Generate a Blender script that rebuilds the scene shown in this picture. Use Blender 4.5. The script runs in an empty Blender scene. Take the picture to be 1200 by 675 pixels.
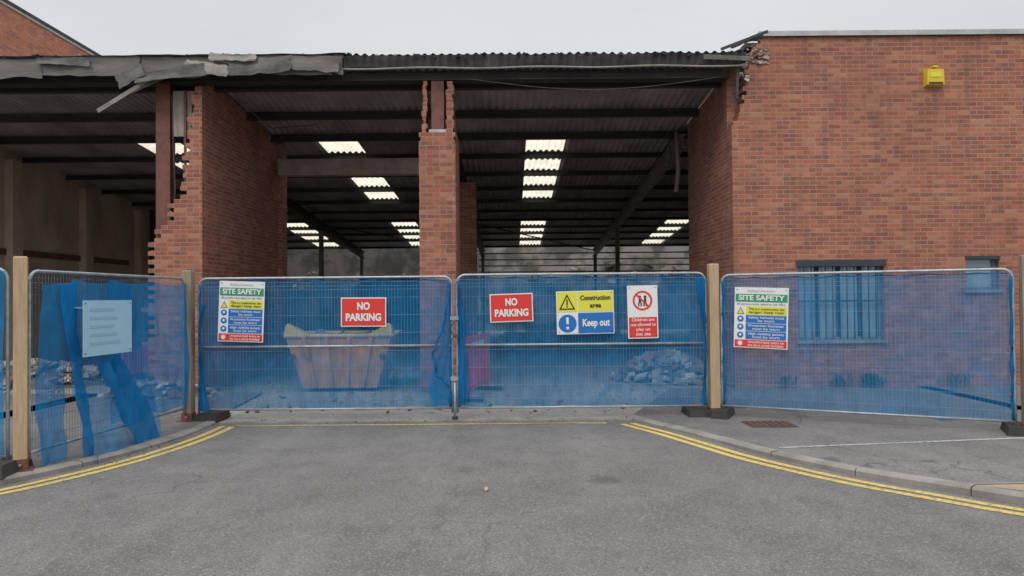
import bpy, math, random
from mathutils import Vector, Matrix, noise
random.seed(7)
sc = bpy.context.scene
sc.view_settings.view_transform = 'Standard'
sc.view_settings.look = 'None'
sc.view_settings.exposure = 0
R = random.uniform

# ------------------------------------------------------------------ materials
def new_mat(name):
    m = bpy.data.materials.new(name); m.use_nodes = True
    nt = m.node_tree; b = nt.nodes['Principled BSDF']
    return m, nt, b

def nz(nt, vec, scale, detail=4, rough=0.55, stretch=None):
    if stretch:
        mp = nt.nodes.new('ShaderNodeMapping'); mp.inputs['Scale'].default_value = stretch
        nt.links.new(vec, mp.inputs['Vector']); vec = mp.outputs['Vector']
    n = nt.nodes.new('ShaderNodeTexNoise'); n.inputs['Scale'].default_value = scale
    n.inputs['Detail'].default_value = detail; n.inputs['Roughness'].default_value = rough
    nt.links.new(vec, n.inputs['Vector'])
    return n.outputs['Fac']

def mr(nt, v, a, b, c, d):
    n = nt.nodes.new('ShaderNodeMapRange')
    n.inputs[1].default_value = a; n.inputs[2].default_value = b
    n.inputs[3].default_value = c; n.inputs[4].default_value = d
    nt.links.new(v, n.inputs[0]); return n.outputs[0]

def mth(nt, op, a, b=None):
    n = nt.nodes.new('ShaderNodeMath'); n.operation = op
    for i, v in enumerate((a, b)):
        if v is None: continue
        if isinstance(v, (int, float)): n.inputs[i].default_value = v
        else: nt.links.new(v, n.inputs[i])
    return n.outputs[0]

def mixc(nt, fac, a, b, mode='MIX'):
    n = nt.nodes.new('ShaderNodeMix'); n.data_type = 'RGBA'; n.blend_type = mode
    for s, v in ((n.inputs[0], fac), (n.inputs[6], a), (n.inputs[7], b)):
        if isinstance(v, (int, float)): s.default_value = v
        elif isinstance(v, tuple): s.default_value = (v[0], v[1], v[2], 1)
        else: nt.links.new(v, s)
    return n.outputs[2]

def bump(nt, b, h, strength, dist):
    n = nt.nodes.new('ShaderNodeBump'); n.inputs['Strength'].default_value = strength
    n.inputs['Distance'].default_value = dist
    nt.links.new(h, n.inputs['Height']); nt.links.new(n.outputs[0], b.inputs['Normal'])

def coords(nt, kind='Object'):
    return nt.nodes.new('ShaderNodeTexCoord').outputs[kind]

def plain(name, c1, c2=None, scale=3, rough=0.7, bs=0.3, bd=0.01, metal=0, stretch=None, fine=40, lo=.35, hi=.65):
    m, nt, b = new_mat(name)
    if c2 is None: c2 = tuple(x*0.7 for x in c1)
    v = coords(nt)
    f = mr(nt, nz(nt, v, scale, 5, .6, stretch), lo, hi, 0, 1)
    f2 = nz(nt, v, fine, 2, .6, stretch)
    col = mixc(nt, f, c1, c2)
    col = mixc(nt, mr(nt, f2, .3, .7, .0, .35), col, tuple(x*0.45 for x in c1))
    nt.links.new(col, b.inputs['Base Color'])
    b.inputs['Roughness'].default_value = rough; b.inputs['Metallic'].default_value = metal
    bump(nt, b, f2, bs, bd)
    return m

def brick_mat(name, c1, c2, mortar, dirt=.5):
    m, nt, b = new_mat(name)
    uv = coords(nt, 'UV')
    t = nt.nodes.new('ShaderNodeTexBrick')
    t.inputs['Scale'].default_value = 1
    t.inputs['Brick Width'].default_value = .225
    t.inputs['Row Height'].default_value = .075
    t.inputs['Mortar Size'].default_value = .0075
    t.inputs['Mortar Smooth'].default_value = .2
    t.inputs['Color1'].default_value = (*c1, 1); t.inputs['Color2'].default_value = (*c2, 1)
    t.inputs['Mortar'].default_value = (*mortar, 1)
    nt.links.new(uv, t.inputs['Vector'])
    col = t.outputs['Color']
    big = nz(nt, uv, .55, 4, .6)
    mid = nz(nt, uv, 2.3, 5, .65)
    fine = nz(nt, uv, 60, 3, .7)
    strk = nz(nt, uv, 2.0, 4, .6, (1.6, .22, 1))
    col = mixc(nt, mr(nt, big, .38, .65, .0, .5*dirt), col, (c2[0]*.6, c2[1]*.65, c2[2]*.75))
    col = mixc(nt, mr(nt, strk, .52, .75, .0, .75*dirt), col, (.08, .055, .045))
    col = mixc(nt, mr(nt, mid, .56, .75, .0, .35), col, (.50, .36, .28))
    # individual pale / burnt bricks, following the half-bond
    sx = nt.nodes.new('ShaderNodeSeparateXYZ'); nt.links.new(uv, sx.inputs[0])
    row = mth(nt, 'FLOOR', mth(nt, 'DIVIDE', sx.outputs[1], .075))
    par = mth(nt, 'MODULO', row, 2.0)
    cx = mth(nt, 'FLOOR', mth(nt, 'ADD', mth(nt, 'DIVIDE', sx.outputs[0], .225), mth(nt, 'MULTIPLY', par, .5)))
    cb = nt.nodes.new('ShaderNodeCombineXYZ'); nt.links.new(cx, cb.inputs[0]); nt.links.new(row, cb.inputs[1])
    vo = nt.nodes.new('ShaderNodeTexWhiteNoise'); vo.noise_dimensions = '2D'; nt.links.new(cb.outputs[0], vo.inputs['Vector'])
    col2 = mixc(nt, mr(nt, vo.outputs['Value'], .68, 1, 0, .5), col, (.13, .06, .055))
    col2 = mixc(nt, mr(nt, vo.outputs['Value'], .25, .0, 0, .45), col2, (.58, .28, .16))
    isb = mr(nt, t.outputs['Fac'], 0, 1, 1, 0)
    col = mixc(nt, isb, col, col2)
    col = mixc(nt, mr(nt, fine, .3, .7, 0, .3), col, tuple(x*.5 for x in c2))
    nt.links.new(col, b.inputs['Base Color'])
    b.inputs['Roughness'].default_value = .9
    h = nt.nodes.new('ShaderNodeMath'); h.operation = 'MULTIPLY_ADD'
    nt.links.new(fine, h.inputs[0]); h.inputs[1].default_value = .3; nt.links.new(isb, h.inputs[2])
    bump(nt, b, h.outputs[0], .7, .012)
    return m

def asphalt(name, base, pale, scale=1.0, crack=.5):
    m, nt, b = new_mat(name)
    v = coords(nt)
    ag = nt.nodes.new('ShaderNodeTexVoronoi'); ag.inputs['Scale'].default_value = 105
    nt.links.new(v, ag.inputs['Vector'])
    g2 = nz(nt, v, 34, 3, .8)
    big = nz(nt, v, .35, 4, .6); mid = nz(nt, v, 2.2, 5, .7); stv = nz(nt, v, 1.1, 4, .6, (1.5, .35, 1))
    col = mixc(nt, mr(nt, big, .35, .65, 0, 1), base, pale)
    col = mixc(nt, mr(nt, mid, .4, .7, 0, .6), col, tuple(x*.60 for x in base))
    col = mixc(nt, mr(nt, stv, .5, .7, 0, .5), col, tuple(x*1.25 for x in pale))
    sep = nt.nodes.new('ShaderNodeSeparateColor'); nt.links.new(ag.outputs['Color'], sep.inputs[0])
    col = mixc(nt, mr(nt, sep.outputs[0], .72, 1, 0, .5), col, tuple(min(1, x*2.1) for x in pale))
    col = mixc(nt, mr(nt, sep.outputs[1], .7, 1, 0, .6), col, tuple(x*.4 for x in base))
    col = mixc(nt, mr(nt, g2, .5, .75, 0, .4), col, tuple(x*.5 for x in base))
    vs = nt.nodes.new('ShaderNodeTexVoronoi'); vs.inputs['Scale'].default_value = .9; nt.links.new(v, vs.inputs['Vector'])
    sep2 = nt.nodes.new('ShaderNodeSeparateColor'); nt.links.new(vs.outputs['Color'], sep2.inputs[0])
    rad = mth(nt, 'ADD', vs.outputs['Distance'], mr(nt, mid, .3, .7, -.12, .12))
    stn = mth(nt, 'MULTIPLY', mr(nt, rad, .06, .16, 1, 0), mr(nt, sep2.outputs[0], .4, .5, 0, .6))
    col = mixc(nt, stn, col, tuple(x*.4 for x in base))
    vc = nt.nodes.new('ShaderNodeTexVoronoi'); vc.feature = 'DISTANCE_TO_EDGE'; vc.inputs['Scale'].default_value = .55
    wob = nt.nodes.new('ShaderNodeVectorMath'); wob.operation = 'MULTIPLY_ADD'
    nn = nt.nodes.new('ShaderNodeTexNoise'); nn.inputs['Scale'].default_value = 2.5; nn.inputs['Detail'].default_value = 5
    nt.links.new(v, nn.inputs['Vector']); nt.links.new(nn.outputs['Color'], wob.inputs[0])
    wob.inputs[1].default_value = (.5, .5, .5); nt.links.new(v, wob.inputs[2]); nt.links.new(wob.outputs[0], vc.inputs['Vector'])
    ck = mr(nt, vc.outputs['Distance'], 0.0, .008, crack, 0)
    col = mixc(nt, mth(nt, 'MULTIPLY', ck, mr(nt, big, .48, .58, 0, 1)), col, (.03, .03, .03))
    nt.links.new(col, b.inputs['Base Color'])
    b.inputs['Roughness'].default_value = .88
    bump(nt, b, g2, .5, .006)
    return m

def paint(name, c, under, wear=(.55, .66)):
    m, nt, b = new_mat(name)
    v = coords(nt)
    f = mr(nt, mth(nt, 'ADD', nz(nt, v, 22, 6, .8), mr(nt, nz(nt, v, .8, 4, .6), .3, .7, -.09, .09)), wear[0], wear[1], 0, 1)
    d = mr(nt, nz(nt, v, 1.5, 5, .6), .35, .7, 0, .45)
    col = mixc(nt, d, c, tuple(x*.55+.03 for x in c))
    col = mixc(nt, f, col, under)
    nt.links.new(col, b.inputs['Base Color']); b.inputs['Roughness'].default_value = .75
    bump(nt, b, nz(nt, v, 60, 3, .7), .3, .004)
    return m

def netting(name, c, lo, hi):
    m, nt, b = new_mat(name)
    nt.nodes.remove(b)
    out = nt.nodes['Material Output']
    v = coords(nt)
    d = nt.nodes.new('ShaderNodeBsdfDiffuse'); t = nt.nodes.new('ShaderNodeBsdfTranslucent')
    tr = nt.nodes.new('ShaderNodeBsdfTransparent')
    n1 = nz(nt, v, 1.4, 3, .6, (1, 1, .55)); n2 = nz(nt, v, 9, 2, .6, (1, 1, .3))
    n3 = nz(nt, v, .9, 1, .5, (1.2, 1, .8))
    col = mixc(nt, mr(nt, n2, .35, .7, 0, 1), c, tuple(x*.68 for x in c))
    nt.links.new(col, d.inputs[0]); nt.links.new(col, t.inputs[0])
    tr.inputs[0].default_value = (.88, .95, 1, 1)
    m1 = nt.nodes.new('ShaderNodeMixShader'); m1.inputs[0].default_value = .35
    nt.links.new(d.outputs[0], m1.inputs[1]); nt.links.new(t.outputs[0], m1.inputs[2])
    m2 = nt.nodes.new('ShaderNodeMixShader')
    fac = mth(nt, 'ADD', mr(nt, n1, .3, .7, lo, hi), mr(nt, n2, .3, .7, -.06, .06))
    rdg = mth(nt, 'ABSOLUTE', mth(nt, 'SUBTRACT', n3, .5))
    fac = mth(nt, 'ADD', fac, mr(nt, rdg, 0, .012, .17, 0))
    fac = mth(nt, 'MINIMUM', fac, 1.0)
    nt.links.new(fac, m2.inputs[0])
    nt.links.new(tr.outputs[0], m2.inputs[1]); nt.links.new(m1.outputs[0], m2.inputs[2])
    nt.links.new(m2.outputs[0], out.inputs['Surface'])
    return m

def translucent(name, c):
    m, nt, b = new_mat(name); nt.nodes.remove(b)
    out = nt.nodes['Material Output']; v = coords(nt)
    t = nt.nodes.new('ShaderNodeBsdfTranslucent')
    nt.links.new(mixc(nt, mr(nt, nz(nt, v, 2.5, 5, .7), .4, .7, 0, .8), c, tuple(x*.6 for x in c)), t.inputs[0])
    tr = nt.nodes.new('ShaderNodeBsdfTransparent'); tr.inputs[0].default_value = (.9, .86, .75, 1)
    mx = nt.nodes.new('ShaderNodeMixShader'); mx.inputs[0].default_value = .85
    nt.links.new(tr.outputs[0], mx.inputs[1]); nt.links.new(t.outputs[0], mx.inputs[2]); nt.links.new(mx.outputs[0], out.inputs['Surface'])
    return m

M = {}
M['brick'] = brick_mat('brick_red', (.45, .158, .085), (.30, .098, .06), (.37, .30, .25))
M['brick_in'] = brick_mat('brick_inner', (.44, .16, .10), (.28, .10, .07), (.37, .30, .26), .7)
M['brick_new'] = brick_mat('brick_neighbour', (.52, .175, .09), (.40, .125, .07), (.36, .28, .22), .2)
M['render'] = plain('old_render', (.64, .53, .40), (.42, .34, .25), 1.2, .9, .4, .01, stretch=(1, 1, .6))
M['roof'] = plain('asbestos_sheet', (.42, .385, .37), (.23, .21, .20), 1.3, .9, .3, .005, stretch=(1, .5, 1))
M['roofdark'] = plain('weathered_sheet', (.085, .08, .08), (.04, .038, .04), 4, .9, .6, .01)
M['flash'] = plain('lead_flashing', (.17, .16, .15), (.075, .07, .066), 2.2, .85, .8, .02, fine=14)
M['flashb'] = plain('fascia_board', (.21, .195, .18), (.10, .092, .085), 1.4, .85, .6, .01, stretch=(.5, 1, 3), fine=20)
M['flash2'] = plain('pale_board', (.32, .29, .265), (.2, .19, .17), 3, .8, .5, .01)
M['purlin'] = plain('purlin_steel', (.045, .038, .034), (.022, .02, .02), 3, .7)
M['gutter'] = plain('valley_gutter', (.30, .27, .25), (.17, .15, .14), 3, .8)
M['lintel'] = plain('concrete_lintel', (.42, .36, .31), (.26, .22, .19), 2, .9)
M['steelcol'] = plain('painted_column', (.22, .19, .17), (.12, .1, .09), 2, .8)
M['rust'] = plain('red_oxide_steel', (.21, .075, .055), (.11, .045, .035), 5, .7, .4)
M['light'] = translucent('rooflight_sheet', (.86, .81, .66))
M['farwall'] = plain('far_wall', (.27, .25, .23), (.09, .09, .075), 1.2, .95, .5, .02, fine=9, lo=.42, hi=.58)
M['farwalld'] = plain('far_wall_shaded', (.10, .09, .085), (.04, .038, .036), 1.2, .95, .5, .02, fine=9, lo=.42, hi=.58)  # darker copy of far_wall, shade of the deep interior put into the colour
M['yard'] = asphalt('yard_concrete', (.27, .26, .245), (.36, .345, .32), crack=.6)
M['road'] = asphalt('asphalt_road', (.126, .121, .117), (.168, .160, .153))
M['pave'] = asphalt('asphalt_pavement', (.128, .122, .117), (.18, .17, .162), crack=.7)
M['ground'] = asphalt('ground_soil', (.12, .11, .09), (.16, .15, .12))
M['kerb'] = plain('kerb_concrete', (.31, .29, .262), (.19, .178, .162), 3, .9, .5, .006, fine=90)
M['yellow'] = paint('yellow_paint', (.62, .455, .11), (.16, .147, .135), (.51, .67))
M['yellowworn'] = paint('yellow_paint_worn', (.56, .43, .12), (.16, .15, .137), (.42, .6))
M['white'] = paint('white_paint', (.5, .49, .46), (.16, .155, .148), (.42, .62))
M['tan'] = plain('tan_slab', (.40, .31, .21), (.28, .22, .15), 5, .9)
M['galv'] = plain('galvanised_steel', (.42, .47, .50), (.28, .32, .35), 8, .45, .1, .002, .4)
M['wire'] = plain('mesh_wire', (.22, .34, .46), (.15, .24, .34), 8, .5, .1, .002, .3)
M['wood'] = plain('timber', (.52, .385, .235), (.40, .28, .165), 6, .8, .4, .004, stretch=(6, 6, .5), fine=30)
M['woodgrey'] = plain('timber_grey', (.34, .275, .20), (.20, .16, .12), 6, .85, .4, .004, stretch=(6, 6, .5), fine=30)
M['net'] = netting('debris_netting', (.018, .27, .60), .50, .70)
M['netthin'] = netting('debris_netting_single', (.018, .27, .60), .40, .58)
M['netdense'] = netting('debris_netting_folded', (.016, .235, .55), .80, .95)
M['rubber'] = plain('black_rubber', (.03, .03, .03), (.05, .045, .04), 5, .8)
M['coping'] = plain('metal_coping', (.5, .52, .52), (.36, .37, .37), 3, .5, .1, .002, .3)
M['frame'] = plain('window_frame', (.20, .27, .31), (.13, .18, .21), 4, .5)
M['framedark'] = plain('shutter_head', (.035, .05, .06), (.03, .04, .05), 4, .5)
M['sill'] = plain('sill', (.3, .3, .3), (.2, .2, .2), 4, .8)
M['alarm'] = plain('yellow_plastic', (.76, .56, .03), (.66, .46, .03), 3, .4, .05, .001)
M['redpl'] = plain('red_plastic', (.85, .02, .04), (.65, .02, .04), 3, .5, .1, .002)
M['skip'] = plain('skip_orange', (.78, .34, .05), (.5, .22, .05), 3, .6, .3, .004)
M['skipy'] = plain('skip_yellow_end', (.80, .60, .18), (.6, .42, .12), 3, .6, .3, .004)
M['cont'] = plain('container_paint', (.05, .13, .26), (.04, .08, .14), 3, .5)
M['rubble'] = plain('rubble', (.42, .38, .33), (.28, .24, .2), 4, .95, .5, .01)
M['dirt'] = plain('dirt', (.17, .15, .12), (.10, .09, .07), 5, .95, .8, .02)
M['rubbleb'] = plain('broken_brick', (.38, .15, .10), (.26, .12, .08), 6, .95, .5, .01)
M['mortar'] = plain('mortar', (.62, .60, .56), (.4, .38, .35), 8, .95, .6, .01)
M['iron'] = plain('rusty_iron', (.13, .075, .055), (.07, .05, .045), 10, .8, .5, .004)
M['weed'] = plain('weed_leaf', (.06, .12, .03), (.04, .08, .02), 10, .7)
M['leaf'] = plain('dry_leaf', (.5, .38, .26), (.4, .28, .18), 10, .7)
def flatm(name, c, rough=.45):
    m, nt, b = new_mat(name)
    v = coords(nt)
    nt.links.new(mixc(nt, mr(nt, nz(nt, v, 3, 6, .7), .4, .75, 0, .22), c, tuple(x*.55+.03 for x in c)), b.inputs['Base Color'])
    b.inputs['Roughness'].default_value = rough
    return m
for k, c in dict(s_white=(.72, .73, .72), s_red=(.66, .035, .025), s_green=(.02, .27, .12), s_yel=(.68, .66, .06),
                 s_blue=(.01, .14, .46), s_black=(.02, .02, .02), s_grey=(.3, .31, .32), s_lblue=(.36, .60, .76), s_faint=(.30, .50, .64)).items():
    M[k] = flatm('sign_'+k, c)
m, nt, b = new_mat('window_glass')
b.inputs['Base Color'].default_value = (.24, .36, .42, 1); b.inputs['Roughness'].default_value = .12  # pale blue base colour carries the sky's reflection
b.inputs['Specular IOR Level'].default_value = 1.0
bump(nt, b, nz(nt, coords(nt), 3, 2), .08, .02)
M['glass'] = m

# ------------------------------------------------------------------ mesh builder
class MB:
    def __init__(s): s.v = []; s.f = []; s.m = []; s.uv = []; s.mats = []; s.sm = []
    def mi(s, k):
        if k not in s.mats: s.mats.append(k)
        return s.mats.index(k)
    def face(s, pts, k, smooth=False, uv=None):
        i = len(s.v); pts = [Vector(p) for p in pts]; s.v += pts
        s.f.append(list(range(i, i+len(pts)))); s.m.append(s.mi(k)); s.sm.append(smooth)
        if uv is None:
            n = (pts[1]-pts[0]).cross(pts[2]-pts[0])
            ax = max(range(3), key=lambda a: abs(n[a]))
            uv = [((p.y, p.z) if ax == 0 else (p.x, p.z) if ax == 1 else (p.x, p.y)) for p in pts]
            uv = [(a+45.0, b_+30.0) for a, b_ in uv]
        s.uv += uv
    def box(s, x0, x1, y0, y1, z0, z1, k, T=None, top=None):
        c = [(x0, y0, z0), (x1, y0, z0), (x1, y1, z0), (x0, y1, z0), (x0, y0, z1), (x1, y0, z1), (x1, y1, z1), (x0, y1, z1)]
        if top: c[4:] = [(p[0], p[1], top(p[0], p[1])) for p in c[4:]]
        s.hexa(c, k, T)
    def hexa(s, c, k, T=None):
        c = [Vector(p) for p in c]
        F = [(0, 3, 2, 1), (4, 5, 6, 7), (0, 1, 5, 4), (1, 2, 6, 5), (2, 3, 7, 6), (3, 0, 4, 7)]
        for f in F:
            p = [c[i] for i in f]
            if T is not None:
                n = (p[1]-p[0]).cross(p[2]-p[0]); ax = max(range(3), key=lambda a: abs(n[a]))
                uv = [((q.y, q.z) if ax == 0 else (q.x, q.z) if ax == 1 else (q.x, q.y)) for q in p]
                s.face([T @ q for q in p], k, uv=uv)
            else: s.face(p, k)
    def tube(s, pts, r, k, n=8, closed=False, rf=None):
        pts = [Vector(p) for p in pts]; rings = []
        up = Vector((.0131, .02, 1))
        N = len(pts)
        for i, p in enumerate(pts):
            a = pts[i-1] if (i > 0 or closed) else p
            b_ = pts[(i+1) % N] if (i < N-1 or closed) else p
            d = (b_-a).normalized()
            u = d.cross(up)
            if u.length < .05: u = d.cross(Vector((1, .01, 0)))
            u.normalize(); w = d.cross(u)
            rr = rf(i) if rf else r
            rings.append([p+(u*math.cos(2*math.pi*j/n)+w*math.sin(2*math.pi*j/n))*rr for j in range(n)])
        for i in range(N if closed else N-1):
            A, B = rings[i], rings[(i+1) % N]
            for j in range(n): s.face([A[j], A[(j+1) % n], B[(j+1) % n], B[j]], k, True)
        if not closed:
            s.face(rings[0][::-1], k); s.face(rings[-1], k)
    def grid(s, fn, nu, nv, k, smooth=True, skip=None):
        P = [[Vector(fn(i/nu, j/nv)) for j in range(nv+1)] for i in range(nu+1)]
        for i in range(nu):
            for j in range(nv):
                if skip and skip(i/nu, j/nv): continue
                s.face([P[i][j], P[i+1][j], P[i+1][j+1], P[i][j+1]], k, smooth)
    def chunk(s, c, sz, k, flat=1.0):
        T = Matrix.Translation(c) @ Matrix.Rotation(R(0, 6.3), 4, 'Z') @ Matrix.Rotation(R(-.6, .6), 4, 'X') @ Matrix.Rotation(R(-.6, .6), 4, 'Y')
        a, b_, d = sz*R(.5, 1), sz*R(.4, .9), sz*R(.3, .7)*flat
        C = [(x*a*R(.6, 1.1)/2, y*b_*R(.6, 1.1)/2, z*d*R(.6, 1.1)/2) for z in (-1, 1) for x, y in ((-1, -1), (1, -1), (1, 1), (-1, 1))]
        s.hexa(C, k, T)
    def disc(s, c, r, y, k, n=20, r2=0):
        for i in range(n):
            a, b_ = 2*math.pi*i/n, 2*math.pi*(i+1)/n
            P = lambda t, q: (c[0]+q*math.cos(t), y, c[1]+q*math.sin(t))
            if r2: s.face([P(a, r2), P(a, r), P(b_, r), P(b_, r2)], k)
            else: s.face([(c[0], y, c[1]), P(a, r), P(b_, r)], k)
    def build(s, name, parent=None, loc=None, weld=False, rot=None):
        me = bpy.data.meshes.new(name)
        L = Vector(loc) if loc is not None else Vector((0, 0, 0))
        me.from_pydata([p-L for p in s.v], [], s.f)
        for k in s.mats: me.materials.append(M[k])
        me.polygons.foreach_set('material_index', s.m)
        me.polygons.foreach_set('use_smooth', s.sm)
        ul = me.uv_layers.new(name='UVMap')
        ul.data.foreach_set('uv', [c for u in s.uv for c in u])
        if any(s.sm) or weld:
            import bmesh
            bm = bmesh.new(); bm.from_mesh(me)
            bmesh.ops.remove_doubles(bm, verts=bm.verts, dist=.0004)
            bm.to_mesh(me); bm.free()
        me.update()
        o = bpy.data.objects.new(name, me); sc.collection.objects.link(o); o.location = L
        if rot is not None: o.rotation_euler = rot
        if parent:
            o.parent = parent
            if parent.get('world_children', 1): o.matrix_parent_inverse = Matrix.Translation(-parent.location)
        return o

def empty(name, loc=(0, 0, 0), local=False, rot=None):
    e = bpy.data.objects.new(name, None); sc.collection.objects.link(e); e.location = loc
    e.empty_display_size = .2; e['world_children'] = 0 if local else 1
    if rot: e.rotation_euler = rot
    return e

# ------------------------------------------------------------------ ground, road, pavement
g = MB(); g.face([(-400, -400, -.016), (400, -400, -.016), (400, 400, -.016), (-400, 400, -.016)], 'ground'); g.build('ground')
g = MB(); g.face([(-80, -60, 0), (80, -60, 0), (80, 9.72, 0), (-80, 9.72, 0)], 'road'); g.build('road')
g = MB(); g.face([(-12.1, 9.72, -.004), (12, 9.72, -.004), (12, 37, -.004), (-12.1, 37, -.004)], 'yard'); g.build('concrete_yard')

def H(y): return .025+.012*max(0, 9.5-y)
def resample(pts, step):
    P = [Vector((p[0], p[1], 0)) for p in pts]; out = []
    for i in range(len(P)-1):
        a, b_, c, d = P[max(0, i-1)], P[i], P[i+1], P[min(len(P)-1, i+2)]
        for t in [k/16 for k in range(16)]:
            out.append(.5*((2*b_)+(c-a)*t+(2*a-5*b_+4*c-d)*t*t+(3*b_-a-3*c+d)*t**3))
    out.append(P[-1])
    res = [out[0]]; acc = 0
    for i in range(1, len(out)):
        seg = out[i]-out[i-1]; L = seg.length; pos = 0
        while acc+(L-pos) >= step:
            pos += step-acc; acc = 0
            res.append(out[i-1]+seg*(pos/L) if L > 0 else out[i])
        acc += L-pos
    return res
KR = [(1.50, 9.85), (1.72, 9.3), (2.0, 8.71), (2.28, 8.0), (2.56, 7.33), (3.04, 6.53), (3.48, 6.02), (3.9, 5.57), (4.6, 5.05), (5.6, 4.65), (7, 4.45), (10, 4.4), (40, 4.4)]
KL = [(-3.92, 9.85), (-3.87, 9.17), (-3.9, 8.42), (-4.02, 7.68), (-4.17, 7.17), (-4.33, 6.78), (-4.52, 6.4), (-4.95, 5.85), (-5.8, 5.4), (-7.2, 5.15), (-10, 5.1), (-40, 5.1)]
def normals(C, sgn):
    N = []
    for i in range(len(C)):
        d = (C[min(i+1, len(C)-1)]-C[max(i-1, 0)]).normalized()
        N.append(Vector((d.y, -d.x, 0))*sgn)
    return N
for C0, sgn, side in ((KR, 1, 1), (KL, -1, -1)):
    C = resample(C0, .1525); N = normals(C, sgn)
    k = MB()
    for st in range(0, len(C)-6, 6):
        lift = R(-.002, .003)
        for j in range(6):
            i = st+j
            a, b_ = C[i].copy(), C[i+1].copy(); na, nb = N[i], N[i+1]
            if j == 5: b_ = a+(b_-a)*.95
            A0, B0 = a, b_; A1, B1 = a-na*.02, b_-nb*.02; A2, B2 = a-na*.125, b_-nb*.125
            def Z(p, z): return (p.x, p.y, z)
            ha, hb = H(a.y)+lift, H(b_.y)+lift
            q = [(Z(A0, -.01), Z(B0, -.01), Z(B0, hb-.015), Z(A0, ha-.015)), (Z(A0, ha-.015), Z(B0, hb-.015), Z(B1, hb+.004), Z(A1, ha+.004)),
                 (Z(A1, ha+.004), Z(B1, hb+.004), Z(B2, hb+.004), Z(A2, ha+.004))]
            for f in q: k.face(f if side > 0 else f[::-1], 'kerb')
    k.build('kerb')
    p = MB()
    for i in range(len(C)-1):
        a, b_ = C[i]-N[i]*.125, C[i+1]-N[i+1]*.125
        bk = lambda q: Vector(((max(q.x, 2.6)+.1 if side > 0 else min(q.x, -4.2)-.1), 12.69, 0))
        A, B = bk(a), bk(b_)
        prev = None
        for t in range(0, 9):
            u = t/8; qa, qb = a.lerp(A, u), b_.lerp(B, u)
            ca, cb = (qa.x, qa.y, H(qa.y)), (qb.x, qb.y, H(qb.y))
            if prev: p.face([prev[0], prev[1], cb, ca] if side < 0 else [prev[0], ca, cb, prev[1]], 'pave')
            prev = (ca, cb)
    p.build('pavement')
    y = MB()
    for off in (.17, .31):
        idx = [i for i in range(len(C)) if C[i].y < 9.5]
        for i in idx[:-1]:
            w = .042
            a0, a1 = C[i]+N[i]*(off-w), C[i]+N[i]*(off+w); b0, b1 = C[i+1]+N[i+1]*(off-w), C[i+1]+N[i+1]*(off+w)
            y.face([(v.x, v.y, .004) for v in (a0, a1, b1, b0)], 'yellow')
    y.build('double_yellow_line')
y = MB()
for i in range(30):
    x0 = -3.62+i*.1605; x1 = x0+.1605
    f = lambda x: 9.40+.03*noise.noise(Vector((x, 1, 0)))
    y.face([(x0, f(x0)-.04, .004), (x1, f(x1)-.04, .004), (x1, f(x1)+.04, .004), (x0, f(x0)+.04, .004)], 'yellowworn')
y.build('yellow_line')
w = MB()
w.face([(2.72, 7.56, H(7.56)+.004), (2.72, 7.50, H(7.5)+.004), (6.4, 8.06, H(8.06)+.004), (6.4, 8.13, H(8.13)+.004)], 'white'); w.build('white_line')
w = MB(); pts = [(3.72, 5.92), (4.08, 5.60), (4.75, 5.13), (8, 4.9), (8, 5.96)]
w.face([(a, b_, H(b_)+.005) for a, b_ in pts], 'tan')
w.face([(3.60, 5.985, H(5.985)+.006), (3.74, 5.935, H(5.935)+.006), (8, 5.97, H(5.97)+.006), (8, 6.04, H(6.04)+.006)], 'kerb')
w.build('crossing_slab')
w = MB(); z = H(9.0)
w.box(2.86, 3.42, 8.78, 9.22, z-.01, z+.008, 'iron')
for i in range(7):
    w.box(2.89+i*.075, 2.89+i*.075+.045, 8.81, 9.19, z+.008, z+.016, 'iron')
w.build('manhole_cover', loc=(3.1, 9, z))
w = MB()
for i in range(6):
    x0 = -3.86+i*.905
    w.box(x0, x0+.89, 9.60, 9.72, -.01, .012+.003*(i % 2), 'kerb')
w.build('kerb')
w = MB()
for i in range(220):
    x, yy = R(-5, 5), R(2.2, 9.7)
    s_ = R(.005, .013) if R(0, 1) < .96 else R(.015, .022)
    if yy > 9: s_ *= 1.4
    w.chunk((x, yy, .003), s_, random.choice(['rubble', 'dirt', 'dirt']), .6)
for i in range(420):
    x = R(-4, 2.5); w.chunk((x, 9.66+R(-.2, .2)*R(0, 1), .010), R(.008, .028), random.choice(['rubble', 'dirt', 'dirt', 'dirt']), .6)
for i in range(200):
    t = R(0, 1); x = -3.98+.12*R(-1, 1); w.chunk((x, 9.6-2.4*t, .004), R(.006, .02), random.choice(['dirt', 'dirt', 'rubble']))
w.build('gravel')
w = MB()
w.grid(lambda u, v: (-.23+.035*(v-.5)*math.sin(math.pi*(.08+.84*u)), 6.09+.08*u, .006+.02*abs(v-.5)+.015*u), 6, 4, 'leaf')
w.build('fallen_leaf', loc=(-.23, 6.1, 0))

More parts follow.
